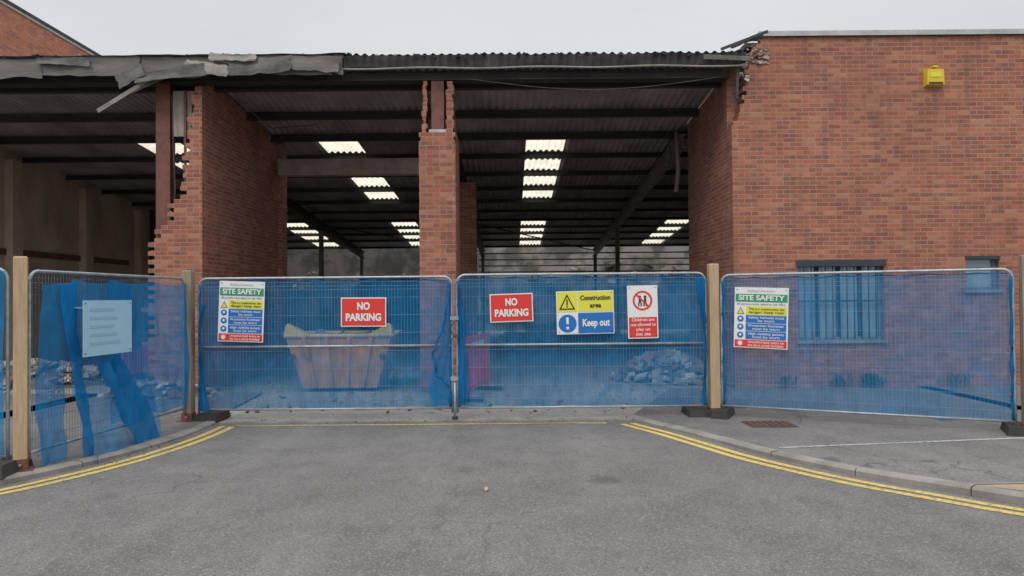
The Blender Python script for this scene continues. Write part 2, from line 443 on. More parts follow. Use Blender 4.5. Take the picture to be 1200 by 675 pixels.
# ------------------------------------------------------------------ warehouse (part demolished)
def RZ(y): return 5.62-.08*(y-13)
wh = empty('demolished_warehouse', (-4, 20, 0))
PU = [13.3, 14.9, 16.4, 18.1, 19.85, 21.6, 23.3, 25.0, 26.6, 28.1, 29.5, 31.1, 33.0]
L1 = [(16.8, 17.95), (18.75, 19.75), (20.45, 21.5), (22.2, 23.2)]; L2 = [(27.2, 28.0), (28.7, 29.45), (30.1, 31.0), (31.8, 32.9)]
lights = {.83: L1+L2, -4.03: [L1[0], L1[2], L1[3]]+L2, -8.2: [L1[0], L1[1]]+L2, 6.25: L1[1:3]+L2}
bp = sorted(set([12.58, 13.6, 14.9, 15.9, 24.2, 25.6, 33.5]+[q for l in L1+L2 for q in l]))
r = MB(); pitch = .146; n = 6
xs = [-12.1+i*pitch/n for i in range(int(24.1/pitch*n))]
def cz(x, yy): return RZ(yy)+.026*math.cos(2*math.pi*x/pitch)+.012*noise.noise(Vector((x*.5, yy*.7, 0)))
for j in range(len(bp)-1):
    y0, y1 = bp[j], bp[j+1]
    for i in range(len(xs)-1):
        xa, xb = xs[i], xs[i+1]; xm = (xa+xb)/2
        if y0 < 15.9 and xa > 3.83: continue
        if y1 < 15 and xa < -10.6-.3*(y1 < 14): continue  # out-of-view roof gap, added to let light onto the left wall
        lit = any(abs(xm-c) < .46 and any(abs(y0-a) < .01 for a, _ in L) for c, L in lights.items())
        r.face([(xa, y0, cz(xa, y0)), (xb, y0, cz(xb, y0)), (xb, y1, cz(xb, y1)), (xa, y1, cz(xa, y1))], 'light' if lit else 'roof', True)
r.build('roof', wh)
r = MB()
for yy in PU:
    x1 = 3.82 if yy < 15.9 else 12
    dp = .16 if yy < 17 else .12 if yy < 24 else .09
    t = RZ(yy)-.03
    r.box(-12.08, x1, yy-.035, yy+.035, t-dp, t, 'purlin')
    r.box(-12.08, x1, yy-.09, yy-.035, t-dp, t-dp+.015, 'purlin')
r.build('purlins', wh)
r = MB()
for X in (-6.75, -1.3, 3.75, 9):
    ya = 16.0
    kk = 'gutter' if X == 3.75 else 'purlin'
    for (a, b_, dz0, dz1) in ((-.09, .09, -.235, -.215), (-.09, .09, -.50, -.48), (-.012, .012, -.48, -.235)):
        c = [(X+a, ya, RZ(ya)+dz0), (X+b_, ya, RZ(ya)+dz0), (X+b_, 33.4, RZ(33.4)+dz0), (X+a, 33.4, RZ(33.4)+dz0)]
        d = [(p[0], p[1], p[2]+(dz1-dz0)) for p in c]
        r.hexa(c+d, kk)
    for yy in (26, 33):
        r.box(X-.07, X+.07, yy-.07, yy+.07, 0, RZ(yy)-.51, 'steelcol')
for (x0, x1) in ((-6.75, -1.3), (-1.3, 3.75)):
    r.tube([(x0, 26, RZ(26)-.3), (x1, 33, RZ(33)-.3)], .025, 'purlin', 5)
r.build('rafters', wh)
r = MB()
r.box(-12.1, 3.82, 12.78, 12.98, 5.44, 5.56, 'purlin')
r.box(-12.1, 3.82, 12.74, 13.0, 5.425, 5.44, 'purlin')
r.build('eaves_beam', wh)
r = MB()
def fas(u, v):
    x = -3.1+u*7.15
    return (x, 12.56+.025*math.cos(2*math.pi*x/pitch)-.06*v+.03*noise.noise(Vector((x*2, v, 0))), 5.60+.19*v+.02*math.cos(2*math.pi*x/pitch)*v+.03*noise.noise(Vector((x*1.3, 0, v*2))))
r.grid(fas, 7*42, 4, 'roofdark')
r.grid(lambda u, v: (-3.1+u*7.15, 12.5+v*1.2, 5.79-.10*v+.022*math.cos(2*math.pi*(-3.1+u*7.15)/pitch)+.03*noise.noise(Vector((u*9, 0, 0)))), 7*42, 3, 'roofdark')
for i in range(60):
    x = R(-3, 3.9); r.chunk((x, 12.52, 5.775+R(-.03, .03)), R(.04, .12), random.choice(['roofdark', 'roofdark', 'flash']), .4)
r.tube([(-3.0+i*.35, 12.50, 5.555-.012*math.sin(i*1.1)) for i in range(21)], .018, 'flash2', 6)
r.tube([(-.7+i*.24, 12.62, 5.40-.2*math.sin(math.pi*i/18)) for i in range(19)], .005, 'flash', 5)
r.build('corrugated_eaves', wh)
r = MB()
# fascia boards in lengths, with broken ends and slipped pieces
x = -12.1
while x < -3.0:
    L = R(1.1, 2.2); x1 = min(x+L, -2.85)
    dz, tl = R(-.025, .02), R(-.012, .012); yb = 12.47+R(-.02, .02); s0 = R(0, 50)
    def fb(u, v, x=x, x1=x1, dz=dz, tl=tl, yb=yb, s0=s0):
        X = x+(x1-x)*u+.03*noise.noise(Vector((v*4, s0, 0)))*(1 if .1 < u < .9 else 2)
        low = .035*noise.noise(Vector((X*3, s0, 2)))+(.05*max(0, noise.noise(Vector((X*1.6, s0, 8)))) if X > -7 else 0)
        return (X, yb+.012*noise.noise(Vector((X*2, v*2, s0))), 5.44+dz+tl*(u-.5)*4+(.34)*v+low*(1-v)*1.3+.02*noise.noise(Vector((X*4, 5, s0)))*v)
    r.grid(fb, 26, 5, 'flashb', smooth=False)
    x = x1+.012
def sheet(x, z_, w_, h_, tilt, k, yo=12.40, am=1.0):
    T = Matrix.Translation((x, yo, z_)) @ Matrix.Rotation(tilt, 4, 'Y')
    s0 = R(0, 50)
    def fn(u, v):
        X = (u-.5)*w_*(1+.14*noise.noise(Vector((v*4, s0, 0)))); Z_ = (v-.5)*h_*(1+.3*noise.noise(Vector((u*3, s0, 3))))
        return T @ Vector((X, am*(.04*noise.noise(Vector((u*2, v*1.5, s0)))-.02*math.cos(v*3)), Z_+.02*noise.noise(Vector((u*7, s0, 7)))))
    r.grid(fn, 14, 4, k, smooth=False)
def top_lip(u, v):
    X = -12.1+u*9.3
    return (X, 12.42+v*1.1, 5.795+.018*noise.noise(Vector((X*2.2, 7, 0)))+.03*abs(noise.noise(Vector((X*.9, 2, 0))))*(1-v)-.05*v)
r.grid(top_lip, 220, 2, 'flash', smooth=False)
for i in range(46):
    x = R(-12, -2.9); r.chunk((x, 12.47+R(0, .1), 5.81+R(-.02, .01)), R(.04, .15), random.choice(['flash', 'roofdark', 'flashb']), .3)
def plank(p0, p1, wd, th, k):
    p0, p1 = Vector(p0), Vector(p1); d = p1-p0
    q = d.to_track_quat('X', 'Z').to_matrix().to_4x4()
    r.box(0, d.length, -th/2, th/2, -wd/2, wd/2, k, Matrix.Translation(p0) @ q)
plank((-7.0, 12.4, 4.84), (-6.1, 12.45, 5.42), .07, .02, 'flash2')
plank((-6.75, 12.42, 5.02), (-5.75, 12.48, 5.50), .04, .02, 'flash')
sheet(-5.75, 5.46, 1.15, .2, -.13, 'flash', 12.36); sheet(-5.15, 5.55, .75, .2, .18, 'flash2', 12.38)
sheet(-6.45, 5.44, .5, .26, -.5, 'flash', 12.38); sheet(-4.25, 5.58, 1.1, .27, -.07, 'flash', 12.37)
sheet(-3.4, 5.62, 1.0, .26, .04, 'flashb', 12.39); sheet(-7.6, 5.70, .9, .14, .03, 'flash', 12.41); sheet(-4.7, 5.73, .8, .12, .05, 'flash2', 12.37)
r.build('eaves_flashing', wh)
r = MB()
for i in range(16):
    t = R(0, 1); r.chunk((3.55+.85*t, 12.5+R(-.03, .15), 5.77+.26*t*t+R(-.04, .02)), R(.05, .16), random.choice(['roofdark', 'flash', 'roofdark']), .35)
plank((3.6, 12.45, 5.82), (4.40, 12.45, 6.12), .045, .03, 'roofdark')
sheet(4.05, 5.98, .6, .09, -.35, 'roofdark', 12.5)
plank((3.3, 12.47, 5.70), (4.1, 12.47, 5.66), .08, .03, 'flash')
for i in range(12): r.chunk((4.02+R(-.06, .1), 12.66, 5.35+R(0, .5)), R(.06, .14), random.choice(['roofdark', 'mortar']), .7)
plank((3.9, 12.6, 5.0), (3.93, 12.6, 5.62), .05, .04, 'roofdark')
r.build('roof_debris', wh)

def prof(z, P):
    for (z0, x0), (z1, x1) in zip(P, P[1:]):
        if z0 <= z <= z1: return x0+(x1-x0)*(z-z0)/(z1-z0)
    return P[-1][1]
PL = [(0, -6.30), (2.2, -6.28), (2.62, -6.26), (2.8, -6.10), (3.0, -6.0), (3.2, -5.84), (3.7, -5.66), (4.37, -5.60), (5.3, -5.48), (6, -5.48)]
r = MB(); z = 0; row = 0
while z < 5.3:
    x = prof(z+.03, PL); o = .1125 if row % 2 else 0
    x = round((x-o+R(-.06, .06))/.225)*.225+o if z < 3.6 else x+R(-.09, .07)
    x = min(x, -5.44)
    r.box(x, -5.36, 12.7, 12.93+R(0, .02), z, z+.0748, 'brick')
    if R(0, 1) < .5 and z > 1.9: r.chunk((x+.04, 12.78, z+.08), R(.05, .1), 'mortar', .5)
    z += .075; row += 1
r.box(-5.58, -5.362, 12.96, 16.8, 0, 5.3, 'brick_in', top=lambda x, y_: RZ(y_)-.05)
r.box(-5.62, -5.25, 16.8, 17.15, 0, 5.1, 'brick_in', top=lambda x, y_: RZ(y_)-.05)
r.build('crosswall', wh)
r = MB()
X0, X1 = -6.21, -5.96
for (a, b_, c, d) in ((X0, X1, 12.80, 12.815), (X0, X1, 12.985, 13.0), (X0+.11, X0+.125, 12.815, 12.985)):
    r.box(a, b_, c, d, 0, 5.42, 'rust')
r.box(-5.93, -5.6, 12.85, 12.9, 4.5, 5.3, 'lintel')
r.tube([(-5.9, 12.75, 5.2), (-5.88, 12.74, 4.5), (-5.85, 12.75, 3.6), (-5.86, 12.76, 3.1)], .012, 'roofdark', 5)
r.box(-5.72, -5.68, 12.8, 12.83, 3.7, 5.3, 'rust')
r.build('steel_column', wh)
r = MB()
z = 0; row = 0
while z < 4.5:
    j = R(0, .012)
    a = R(0, .06) if z > 4.3 else R(0, .008)
    r.box(-1.60+a, -.96-a, 12.7+j*.5, 13.15, z, z+.0748, 'brick'); z += .075; row += 1
zt = z
while z < 5.40:
    r.box(-1.60+R(0, .05)+.04, -1.43-R(0, .05), 12.72, 13.1, z, z+.0748, 'brick')
    r.box(-1.13+R(0, .04), -.98-R(0, .04), 12.74, 13.1, z, z+.0748, 'brick')
    z += .075
for (a, b_, c, d) in ((-1.38, -1.16, 12.76, 12.775), (-1.38, -1.16, 12.98, 12.995), (-1.275, -1.265, 12.775, 12.98)):
    r.box(a, b_, c, d, zt, 5.42, 'rust')
r.box(-1.42, -1.12, 12.70, 12.9, zt, zt+.05, 'mortar')
r.box(-1.55, -.98, 13.16, 13.9, 0, 4.6, 'brick_in')
r.box(-1.6, -.92, 18.8, 19.3, 0, 4.6, 'brick_in')
r.build('centre_pier', wh)
r = MB()
r.box(-5.24, -1.5, 16.45, 16.7, 4.42, 4.78, 'lintel')
r.box(-1.62, -1.3, 16.42, 16.75, 0, 4.9, 'brick_in')
r.build('lintel', wh)
r = MB()
r.box(-12.4, -12.05, 12.9, 24.4, 0, 5.0, 'render', top=lambda x, y_: RZ(y_)+.05)
for yy in (14.6, 17.6, 20.6, 23.6): r.box(-12.05, -11.85, yy-.18, yy+.18, 0, 4.8, 'render', top=lambda x, y_: RZ(y_)-.25)
r.box(-12.05, -12.0, 15, 23, 2.75, 2.9, 'rust')
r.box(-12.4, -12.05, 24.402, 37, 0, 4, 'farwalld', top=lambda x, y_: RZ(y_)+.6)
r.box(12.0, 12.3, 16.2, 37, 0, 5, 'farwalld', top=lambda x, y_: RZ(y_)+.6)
r.build('side_walls', wh)
r = MB()
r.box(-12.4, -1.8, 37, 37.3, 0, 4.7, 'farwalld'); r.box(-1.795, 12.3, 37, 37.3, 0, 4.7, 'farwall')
for i in range(5): r.box(-1.5, 10, 33.3, 33.36, 2.5+i*.28, 2.56+i*.28, 'gutter' if i % 2 else 'lintel')
for i in range(40): r.chunk((R(-11, 11), 36.6, 2.2+R(0, 1.2)), R(.3, .9), random.choice(['dirt', 'rubble', 'dirt']), .8)
r.build('far_wall', wh)
r = MB()
r.tube([(-5, 13.3, 5.3), (-4.6, 14, 4.9), (-4, 15, 5.2)], .01, 'roofdark', 4)
r.tube([(3.6, 15.9, 5.2), (3.65, 15.95, 4.4), (3.6, 16, 3.9)], .05, 'gutter', 6)
r.tube([(3.4, 15.9, 5.2), (3.5, 15.95, 4.7), (3.45, 16, 4.35)], .015, 'roofdark', 6)
r.build('hanging_flex', wh)

# ------------------------------------------------------------------ right brick building
rb = empty('brick_building', (10, 14, 0))
WX, WY, TOP = 3.84, 12.7, 6.1
r = MB()
PR = [(0, 3.84), (4.55, 3.84), (4.75, 3.92), (5.1, 4.03), (5.4, 4.03), (5.6, 4.1), (5.85, 4.2), (6.0, 4.33), (6.3, 4.36)]
z = 0
while z < TOP-.01:
    x = prof(z+.03, PR); x += R(0, .09) if z > 4.6 else R(0, .006)
    r.box(x, 4.5, WY, 12.99, z, z+.0748, 'brick'); z += .075
zt = z
op = [(4.95, 6.44, .83, 2.19), (7.86, 8.44, 1.68, 2.26)]
xs2 = [4.5, 4.95, 6.44, 7.86, 8.44, 30]
for a, b_ in zip(xs2, xs2[1:]):
    o = [q for q in op if q[0] == a]
    if o:
        r.box(a, b_, WY, 12.99, 0, o[0][2], 'brick'); r.box(a, b_, WY, 12.99, o[0][3], zt, 'brick')
    else: r.box(a, b_, WY, 12.99, 0, zt, 'brick')
r.box(3.845, 4.06, 12.992, 15.9, 0, 5.3, 'brick_in', top=lambda x, y_: RZ(y_)+.06)
r.box(4.062, 30, 15.7, 15.92, 0, zt-.1, 'brick_in')
r.box(29.7, 29.99, 12.992, 15.7, 0, zt-.1, 'brick_in')
r.build('walls', rb)
r = MB()
r.box(4.32, 30.1, 12.64, 13.03, zt+.002, zt+.045, 'coping'); r.box(4.32, 30.1, 12.64, 12.66, zt-.04, zt+.001, 'coping')
r.box(4.2, 30, 13.04, 15.95, zt-.1, zt-.02, 'roofdark')
r.build('coping', rb)
r = MB()
for i in range(30): r.chunk((4.12+R(0, .36), 12.69, 5.74+R(-.1, .16)), R(.05, .15), random.choice(['mortar', 'mortar', 'brick']), .6)
r.build('broken_mortar', rb)
for (a, b_, c, d) in op:
    r = MB()
    fw = .055; yf = 12.80
    for q in ((a, a+fw, c, d), (b_-fw, b_, c, d), (a+fw, b_-fw, d-fw, d), (a+fw, b_-fw, c, c+fw)): r.box(q[0], q[1], yf, yf+.06, q[2], q[3], 'frame')
    r.box(a+fw, b_-fw, yf+.03, yf+.04, c+fw, d-fw, 'glass')
    if b_-a > 1:
        for i in range(1, 4): x = a+(b_-a)*i/4; r.box(x-.035, x+.035, yf+.002, yf+.03, c+fw, d-fw, 'framedark')
        for i in range(1, 12): x = a+(b_-a)*i/12; r.tube([(x, 12.745, c+.02), (x, 12.745, d-.02)], .010, 'framedark', 6)
        r.box(a, b_, 12.74, 12.75, (c+d)/2-.015, (c+d)/2+.015, 'framedark')
        r.box(a-.03, b_+.03, 12.67, 12.80, d-.08, d+.03, 'framedark')
    else:
        r.box(a+fw, b_-fw, yf+.002, yf+.03, c+.36, c+.40, 'frame'); r.box(a-.01, b_+.01, 12.68, 12.80, d-.05, d+.01, 'framedark')
    r.box(a-.04, b_+.04, 12.65, 12.80, c-.05, c-.001, 'sill')
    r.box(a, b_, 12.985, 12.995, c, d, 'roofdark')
    r.build('window', rb)
r = MB()
r.hexa([(7.19, 12.60, 5.23), (7.49, 12.60, 5.23), (7.5, 12.7, 5.21), (7.18, 12.7, 5.21), (7.20, 12.60, 5.50), (7.48, 12.60, 5.50), (7.5, 12.7, 5.53), (7.18, 12.7, 5.53)], 'alarm')
r.box(7.22, 7.46, 12.592, 12.599, 5.24, 5.27, 's_black'); r.box(7.25, 7.43, 12.592, 12.599, 5.36, 5.44, 's_yel')
r.box(7.3, 7.38, 12.6, 12.69, 5.53, 5.56, 'alarm')
r.build('alarm_box', loc=(7.34, 12.65, 5.38))

# ------------------------------------------------------------------ left neighbour
lb = empty('brick_building', (-18, 18, 0))
r = MB()
r.box(-26, -12.42, 12.7, 22.9, 0, 9.0, 'brick_new')
r.build('walls', lb)
r = MB()
r.box(-26.05, -12.36, 12.64, 22.96, 9.0, 9.07, 'roofdark'); r.box(-26.03, -12.39, 12.66, 22.94, 8.93, 9.0-.001, 'coping')
r.build('parapet', lb)

# ------------------------------------------------------------------ fence posts
def post(x, y_, top, k, ang=0, w_=.075):
    e = MB(); z0 = H(y_)
    T = Matrix.Translation((x, y_, 0)) @ Matrix.Rotation(ang, 4, 'Z')
    e.box(-w_, w_, -w_, w_, z0-.03, top-.015, k, T)
    c = [(-w_, -w_, top-.0149), (w_, -w_, top-.0149), (w_, w_, top-.0149), (-w_, w_, top-.0149)]
    d = [(p[0]*.86, p[1]*.86, top) for p in c]
    e.hexa(c+d, k, T)
    e.box(-w_-.006, w_+.006, -w_-.006, w_+.006, z0-.02, z0+.11, 'rust', T)
    e.box(-w_-.05, w_+.05, -w_-.05, w_+.05, z0, z0+.010, 'rust', T)
    e.tube([T @ Vector((0, -w_-.008, z0+.06)), T @ Vector((0, -w_-.02, z0+.06))], .012, 'galv', 6)
    e.build('timber_post', loc=(x, y_, z0))
post(-4.54, 6.78, 2.03, 'wood', .5, .054); post(-4.28, 9.70, 2.01, 'woodgrey', 0, .062)
post(2.67, 9.75, 2.04, 'wood', 0, .062); post(5.74, 8.19, 2.04, 'woodgrey', -.3, .055)

# ------------------------------------------------------------------ fence panels
def fence(name, p0, p1, z0, z1, midrail=None, net=None, feet=True, hem=True, seed=0):
    p0, p1 = Vector((*p0, 0)), Vector((*p1, 0)); d = p1-p0; L = d.length
    ang = math.atan2(d.y, d.x); e = empty(name, ((p0+p1)/2+Vector((0, 0, z0))))
    T = Matrix.Translation(p0) @ Matrix.Rotation(ang, 4, 'Z')
    f = MB(); rc = .11
    pts = [(0, 0, z0-.06), (0, 0, z0+.3)]+[(0, 0, z1-rc-.2)]
    for i in range(7):
        a = math.pi-i*math.pi/12; pts.append((rc+rc*math.cos(a), 0, z1-rc+rc*math.sin(a)))
    for i in range(7):
        a = math.pi/2-i*math.pi/12; pts.append((L-rc+rc*math.cos(a), 0, z1-rc+rc*math.sin(a)))
    pts += [(L, 0, z0+.3), (L, 0, z0-.06)]
    f.tube([T @ Vector(p) for p in pts], .016, 'galv', 8)
    f.tube([T @ Vector((0, 0, z0)), T @ Vector((L, 0, z0))], .014, 'galv', 8)
    if midrail: f.tube([T @ Vector((0, -.004, midrail)), T @ Vector((L, -.004, midrail))], .016, 'galv', 8)
    f.build('frame', e)
    f = MB(); nn = int(L/.042)
    for i in range(1, nn):
        x = L*i/nn; q = .0012; zt_ = z1-.005
        if x < rc: zt_ = z1-rc+math.sqrt(max(0, rc*rc-(rc-x)**2))
        if L-x < rc: zt_ = z1-rc+math.sqrt(max(0, rc*rc-(rc-L+x)**2))
        f.box(x-q, x+q, -.0012, .0012, z0, zt_, 'wire', T)
    hs = [z0+.12, z0+.3]+[z0+.3+k_*.235 for k_ in range(1, 6)]+[z1-.06, z1-.11, z1-.16]
    for zz in hs:
        if zz < z1-.02: f.box(0.02, L-.02, -.006, -.002, zz-.0018, zz+.0018, 'wire', T)
    f.build('mesh_wires', e)
    f = MB()
    def nf(x_a, x_b, za, zb, amp, yo, k, nu=90, nv=26, slant=None):
        def fn(u, v):
            x = x_a+(x_b-x_a)*u; zz = za+(zb-za)*v
            tie = abs(math.sin(math.pi*(x*1.3+seed)))
            sag = .03*tie*(v**6)
            yy = yo+amp*(noise.noise(Vector((x*1.6+seed*7, zz*.8, seed)))+.5*noise.noise(Vector((x*6+zz*3, zz*1.2, seed+3))))
            yy += .35*amp*math.sin(x*14+3*noise.noise(Vector((x, zz*1.5, seed+9))))*(.4+.6*v)
            if slant: x, yy, zz = slant(x, yy, zz, u, v)
            return T @ Vector((x, yy, zz-sag+(1-v)**8*.04*noise.noise(Vector((x*3, 2, seed)))))
        f.grid(fn, nu, nv, k)
    if net: net(nf, L)
    else: nf(.01, L-.01, z0+.01, z1-.02, .05, .05, 'net')
    if hem:
        for X in (0.0, L):
            zs = [z0+.02+(z1-z0-.1)*i/26 for i in range(27)]
            f.tube([T @ Vector((X+(.02 if X == 0 else -.02)+.014*noise.noise(Vector((zz*4, X, seed))), -.004+.02*noise.noise(Vector((zz*5, X, 5))), zz)) for zz in zs], .03, 'netdense', 8,
                   rf=lambda i: .020+.014*noise.noise(Vector((i*.6, seed, X)))+.0)
        f.tube([T @ Vector((.05+(L-.1)*i/60, .03, z1-.035-.018*abs(math.sin(i*.33+seed)))) for i in range(61)], .014, 'netdense', 6, rf=lambda i: .010+.008*noise.noise(Vector((i*.5, seed, 1))))
    f.build('debris_netting', e)
    if feet:
        f = MB()
        for X in (0.0, L):
            T2 = T @ Matrix.Translation((X, 0, 0)); hh = H(p0.y)
            c = [(-.11, -.24, hh), (.11, -.24, hh), (.11, .32, hh), (-.11, .32, hh)]
            f.hexa(c+[(p[0]*.8, p[1]*.92, hh+.11) for p in c], 'rubber', T2)
        f.build('foot_blocks', e)
    return T, e
YG = 9.75
TL, eL = fence('temporary_fence_gate', (-4.16, YG), (-.80, YG-.02), .16, 1.90, .99, feet=False, seed=1)
TR_, eR = fence('temporary_fence_gate', (-.73, YG-.02), (2.57, YG), .16, 1.92, .99, feet=False, seed=2)
f = MB()
f.tube([(-.765, 9.70, .0), (-.765, 9.70, .5)], .018, 'galv', 8); f.box(-.80, -.73, 9.66, 9.74, 0, .05, 'rubber')
for zz in (.55, 1.35): f.box(-.82, -.71, 9.70, 9.76, zz-.025, zz+.025, 'galv')
f.tube([(-.76+.05*math.cos(a/3), 9.68, 1.3+.05*math.sin(a/3)-.01*a) for a in range(30)], .006, 'rubber', 5)
f.build('gate_latch', eR)
f = MB()
for (x, y_) in ((-4.05, 9.9), (2.46, 9.86)):
    c = [(x-.16, y_-.25, .01), (x+.16, y_-.25, .01), (x+.16, y_+.25, .01), (x-.16, y_+.25, .01)]
    f.hexa(c+[(x+(p[0]-x)*.85, y_+(p[1]-y_)*.93, .11) for p in c], 'rubber')
f.build('fence_foot_blocks')
def bunch(pts, r0, name='netting_bunch', parent=None):
    f = MB(); P = []
    for i in range(len(pts)-1):
        a, b_ = Vector(pts[i]), Vector(pts[i+1])
        for t in range(10): P.append(a.lerp(b_, (t/10)**1.0)+Vector([.02*noise.noise(Vector((i+t*.3, q, 2))) for q in range(3)]))
    f.tube(P, r0, 'netdense', 9, rf=lambda i: r0*(.55+.9*abs(noise.noise(Vector((i*.35, r0*50, 0))))+.25*math.sin(math.pi*i/len(P))))
    f.build(name, parent)
def flap(parent, x0, x1, za, zb, y_, bulge, seed, k='netdense'):
    f = MB()
    def fn(u, v):
        z_ = za+(zb-za)*v
        w_ = (x1-x0)*(.55+.45*math.sin(v*4+seed)+.3*noise.noise(Vector((v*3, seed, 0))))
        return (x0+w_*u+.02*noise.noise(Vector((v*5, seed, u))), y_-bulge*math.sin(u*math.pi)*(.5+.5*math.sin(v*7+seed)) - .015*math.sin(u*14+v*4), z_)
    f.grid(fn, 12, 26, k); f.build('netting_flap', parent)
flap(eL, -.83, -1.07, .2, 1.82, 9.70, .04, 1.0, 'net'); flap(eL, -4.14, -3.98, .15, 1.55, 9.71, .05, 2.2)
flap(eR, -.71, -.58, .2, 1.80, 9.70, .03, .4); flap(eR, 2.55, 2.42, .2, 1.85, 9.71, .04, 3.1)
bunch([(-.86, 9.68, 1.55), (-.92, 9.67, 1.2), (-1.05, 9.68, .9), (-1.0, 9.68, .6), (-.83, 9.68, .45)], .018, parent=eL)

TQ, eQ = fence('temporary_fence_panel', (2.76, 9.68), (5.64, 8.26), .17, 1.885, None, net=lambda nf, L: nf(.01, L-.01, .15, 1.865, .05, .05, 'netthin', 100, 30), feet=True, seed=4)
def left_net(nf, L):
    nf(.0, 1.6, .25, 1.84, .05, .04, 'net')
    nf(1.2, 2.35, .0, 1.83, .10, .07, 'netthin', 60, 34, slant=lambda x, yy, zz, u, v: (x-(1-v)*.35*(1-u), yy+(1-v)**2*.34*(.3+.7*u), zz))
    nf(2.3, 2.70, .03, 1.8, .10, .06, 'net', 40, 30)
    nf(2.3, 2.46, .0, 1.78, .06, .10, 'netdense', 10, 30, slant=lambda x, yy, zz, u, v: (x-(1-v)*.2-.05*math.sin(v*6), yy+(1-v)*.1, zz))
    nf(1.45, 2.0, .0, 1.0, .12, .16, 'netdense', 20, 24, slant=lambda x, yy, zz, u, v: (x-(1-v)*.45+v*.25*(1-u), yy+(1-v)*.14, zz))
TLf, eF = fence('temporary_fence_panel', (-4.30, 9.62), (-4.52, 6.87), .20, 1.90, None, net=left_net, hem=False, feet=False, seed=5)
T5, e5 = fence('temporary_fence_panel', (-4.63, 6.74), (-8.0, 6.2), .2, 1.92, None, feet=True, hem=False, seed=6)

# ------------------------------------------------------------------ signs
def text(parent, s_, x, z_, h, w_=None, k='s_white', y_=-.012, bold=.012, align='CENTER'):
    c = bpy.data.curves.new('lettering', 'FONT'); c.body = s_; c.size = h*1.38; c.align_x = align; c.align_y = 'CENTER'
    c.offset = bold*h*1.3; c.resolution_u = 3
    c.materials.append(M[k])
    o = bpy.data.objects.new('lettering', c); sc.collection.objects.link(o)
    o.parent = parent; o.rotation_euler = (math.pi/2, 0, 0); o.location = (x, y_, z_)
    if w_:
        bpy.context.view_layer.update()
        dx = o.dimensions.x
        if dx > 0: o.scale.x = w_/dx
    return o
def sign(name, x, y_, z_, ang=0, tilt=0):
    return empty(name, (x, y_, z_), True, (0, math.radians(tilt), ang))
def board(e, w_, h, k='s_white'):
    b_ = MB(); b_.box(-w_/2, w_/2, -.003, .003, -h/2, h/2, k)
    for sx in (-1, 1):
        for sz in (-1, 1): b_.tube([(sx*(w_/2-.03), -.004, sz*(h/2-.03)), (sx*(w_/2-.03), -.009, sz*(h/2-.03))], .007, 's_black', 6)
    b_.build('board', e); return b_
def rect(b_, x0, x1, z0, z1, k, y_=-.006): b_.box(x0, x1, y_, y_+.002, z0, z1, k)

def no_parking(x, y_, z_, w_, h, tilt):
    e = sign('no_parking_sign', x, y_, z_, 0, tilt); board(e, w_, h)
    b_ = MB(); rect(b_, -w_/2+.014, w_/2-.014, -h/2+.014, h/2-.014, 's_red'); b_.build('face', e)
    text(e, 'NO', 0, h*.19, h*.25, w_*.28, bold=.045); text(e, 'PARKING', 0, -h*.19, h*.25, w_*.78, bold=.045)
no_parking(-1.965, YG-.045, 1.44, .60, .385, 0.3)
no_parking(-.01, YG-.045, 1.48, .57, .375, -1.5)

def site_safety(x, y_, z_, w_, h, ang, tilt):
    e = sign('site_safety_sign', x, y_, z_, ang, tilt); board(e, w_, h)
    b_ = MB(); W = w_/2; t = lambda f_: h/2-f_*h
    rect(b_, -W+.012, W-.012, t(.24), t(.11), 's_green')
    rect(b_, -W+.22*w_, W-.02, t(.45), t(.315), 's_yel')
    rect(b_, -W+.22*w_, W-.02, t(.585), t(.46), 's_blue'); rect(b_, -W+.22*w_, W-.02, t(.715), t(.595), 's_blue')
    rect(b_, -W+.22*w_, W-.02, t(.855), t(.725), 's_blue'); rect(b_, -W+.012, W-.012, t(.985), t(.868), 's_red')
    cx = -W+.12*w_
    b_.face([(cx-.045, -.006, t(.445)), (cx+.045, -.006, t(.445)), (cx, -.006, t(.33))], 's_black')
    b_.face([(cx-.033, -.0075, t(.437)), (cx+.033, -.0075, t(.437)), (cx, -.0075, t(.35))], 's_yel')
    for ff in (.522, .655, .79): b_.disc((cx, t(ff)), .04, -.006, 's_blue'); b_.disc((cx, t(ff)+.004), .017, -.0075, 's_white', 10)
    b_.disc((cx, t(.926)), .04, -.0075, 's_white'); b_.disc((cx, t(.926)), .038, -.0085, 's_red', 20, .028)
    b_.build('face', e)
    text(e, 'SITE SAFETY', 0, t(.175), h*.085, w_*.86, bold=.035)
    text(e, 'All persons must report to site office', 0, t(.275), h*.035, w_*.9, 's_black', bold=0)
    text(e, 'Building Contractors', 0, t(.055), h*.04, w_*.5, 's_grey', bold=0)
    for ff, a, b2, k in ((.38, 'This is a construction site', 'danger: keep clear', 's_black'), (.522, 'Safety helmets must', 'be worn', 's_white'), (.655, 'Protective footwear', 'must be worn', 's_white'),
                         (.79, 'High visibility jackets', 'must be worn', 's_white'), (.926, 'Unauthorised entry to', 'this site is strictly forbidden', 's_white')):
        text(e, a, .1*w_, t(ff-.024), h*.04, w_*.66, k, bold=.01); text(e, b2, .1*w_, t(ff+.028), h*.04, w_*(.3 if len(b2) < 9 else .5 if len(b2) < 14 else .66), k, bold=.01)
site_safety(-3.58, YG-.045, 1.46, .60, .80, 0, 2.2)
angR = math.atan2(8.26-9.68, 5.64-2.76)
d_ = Vector((math.cos(angR), math.sin(angR), 0)); nn_ = Vector((d_.y, -d_.x, 0))
pp = Vector((2.76, 9.68, 0))+d_*.50+nn_*.045
site_safety(pp.x, pp.y, 1.325, .66, .78, angR, 2.0)

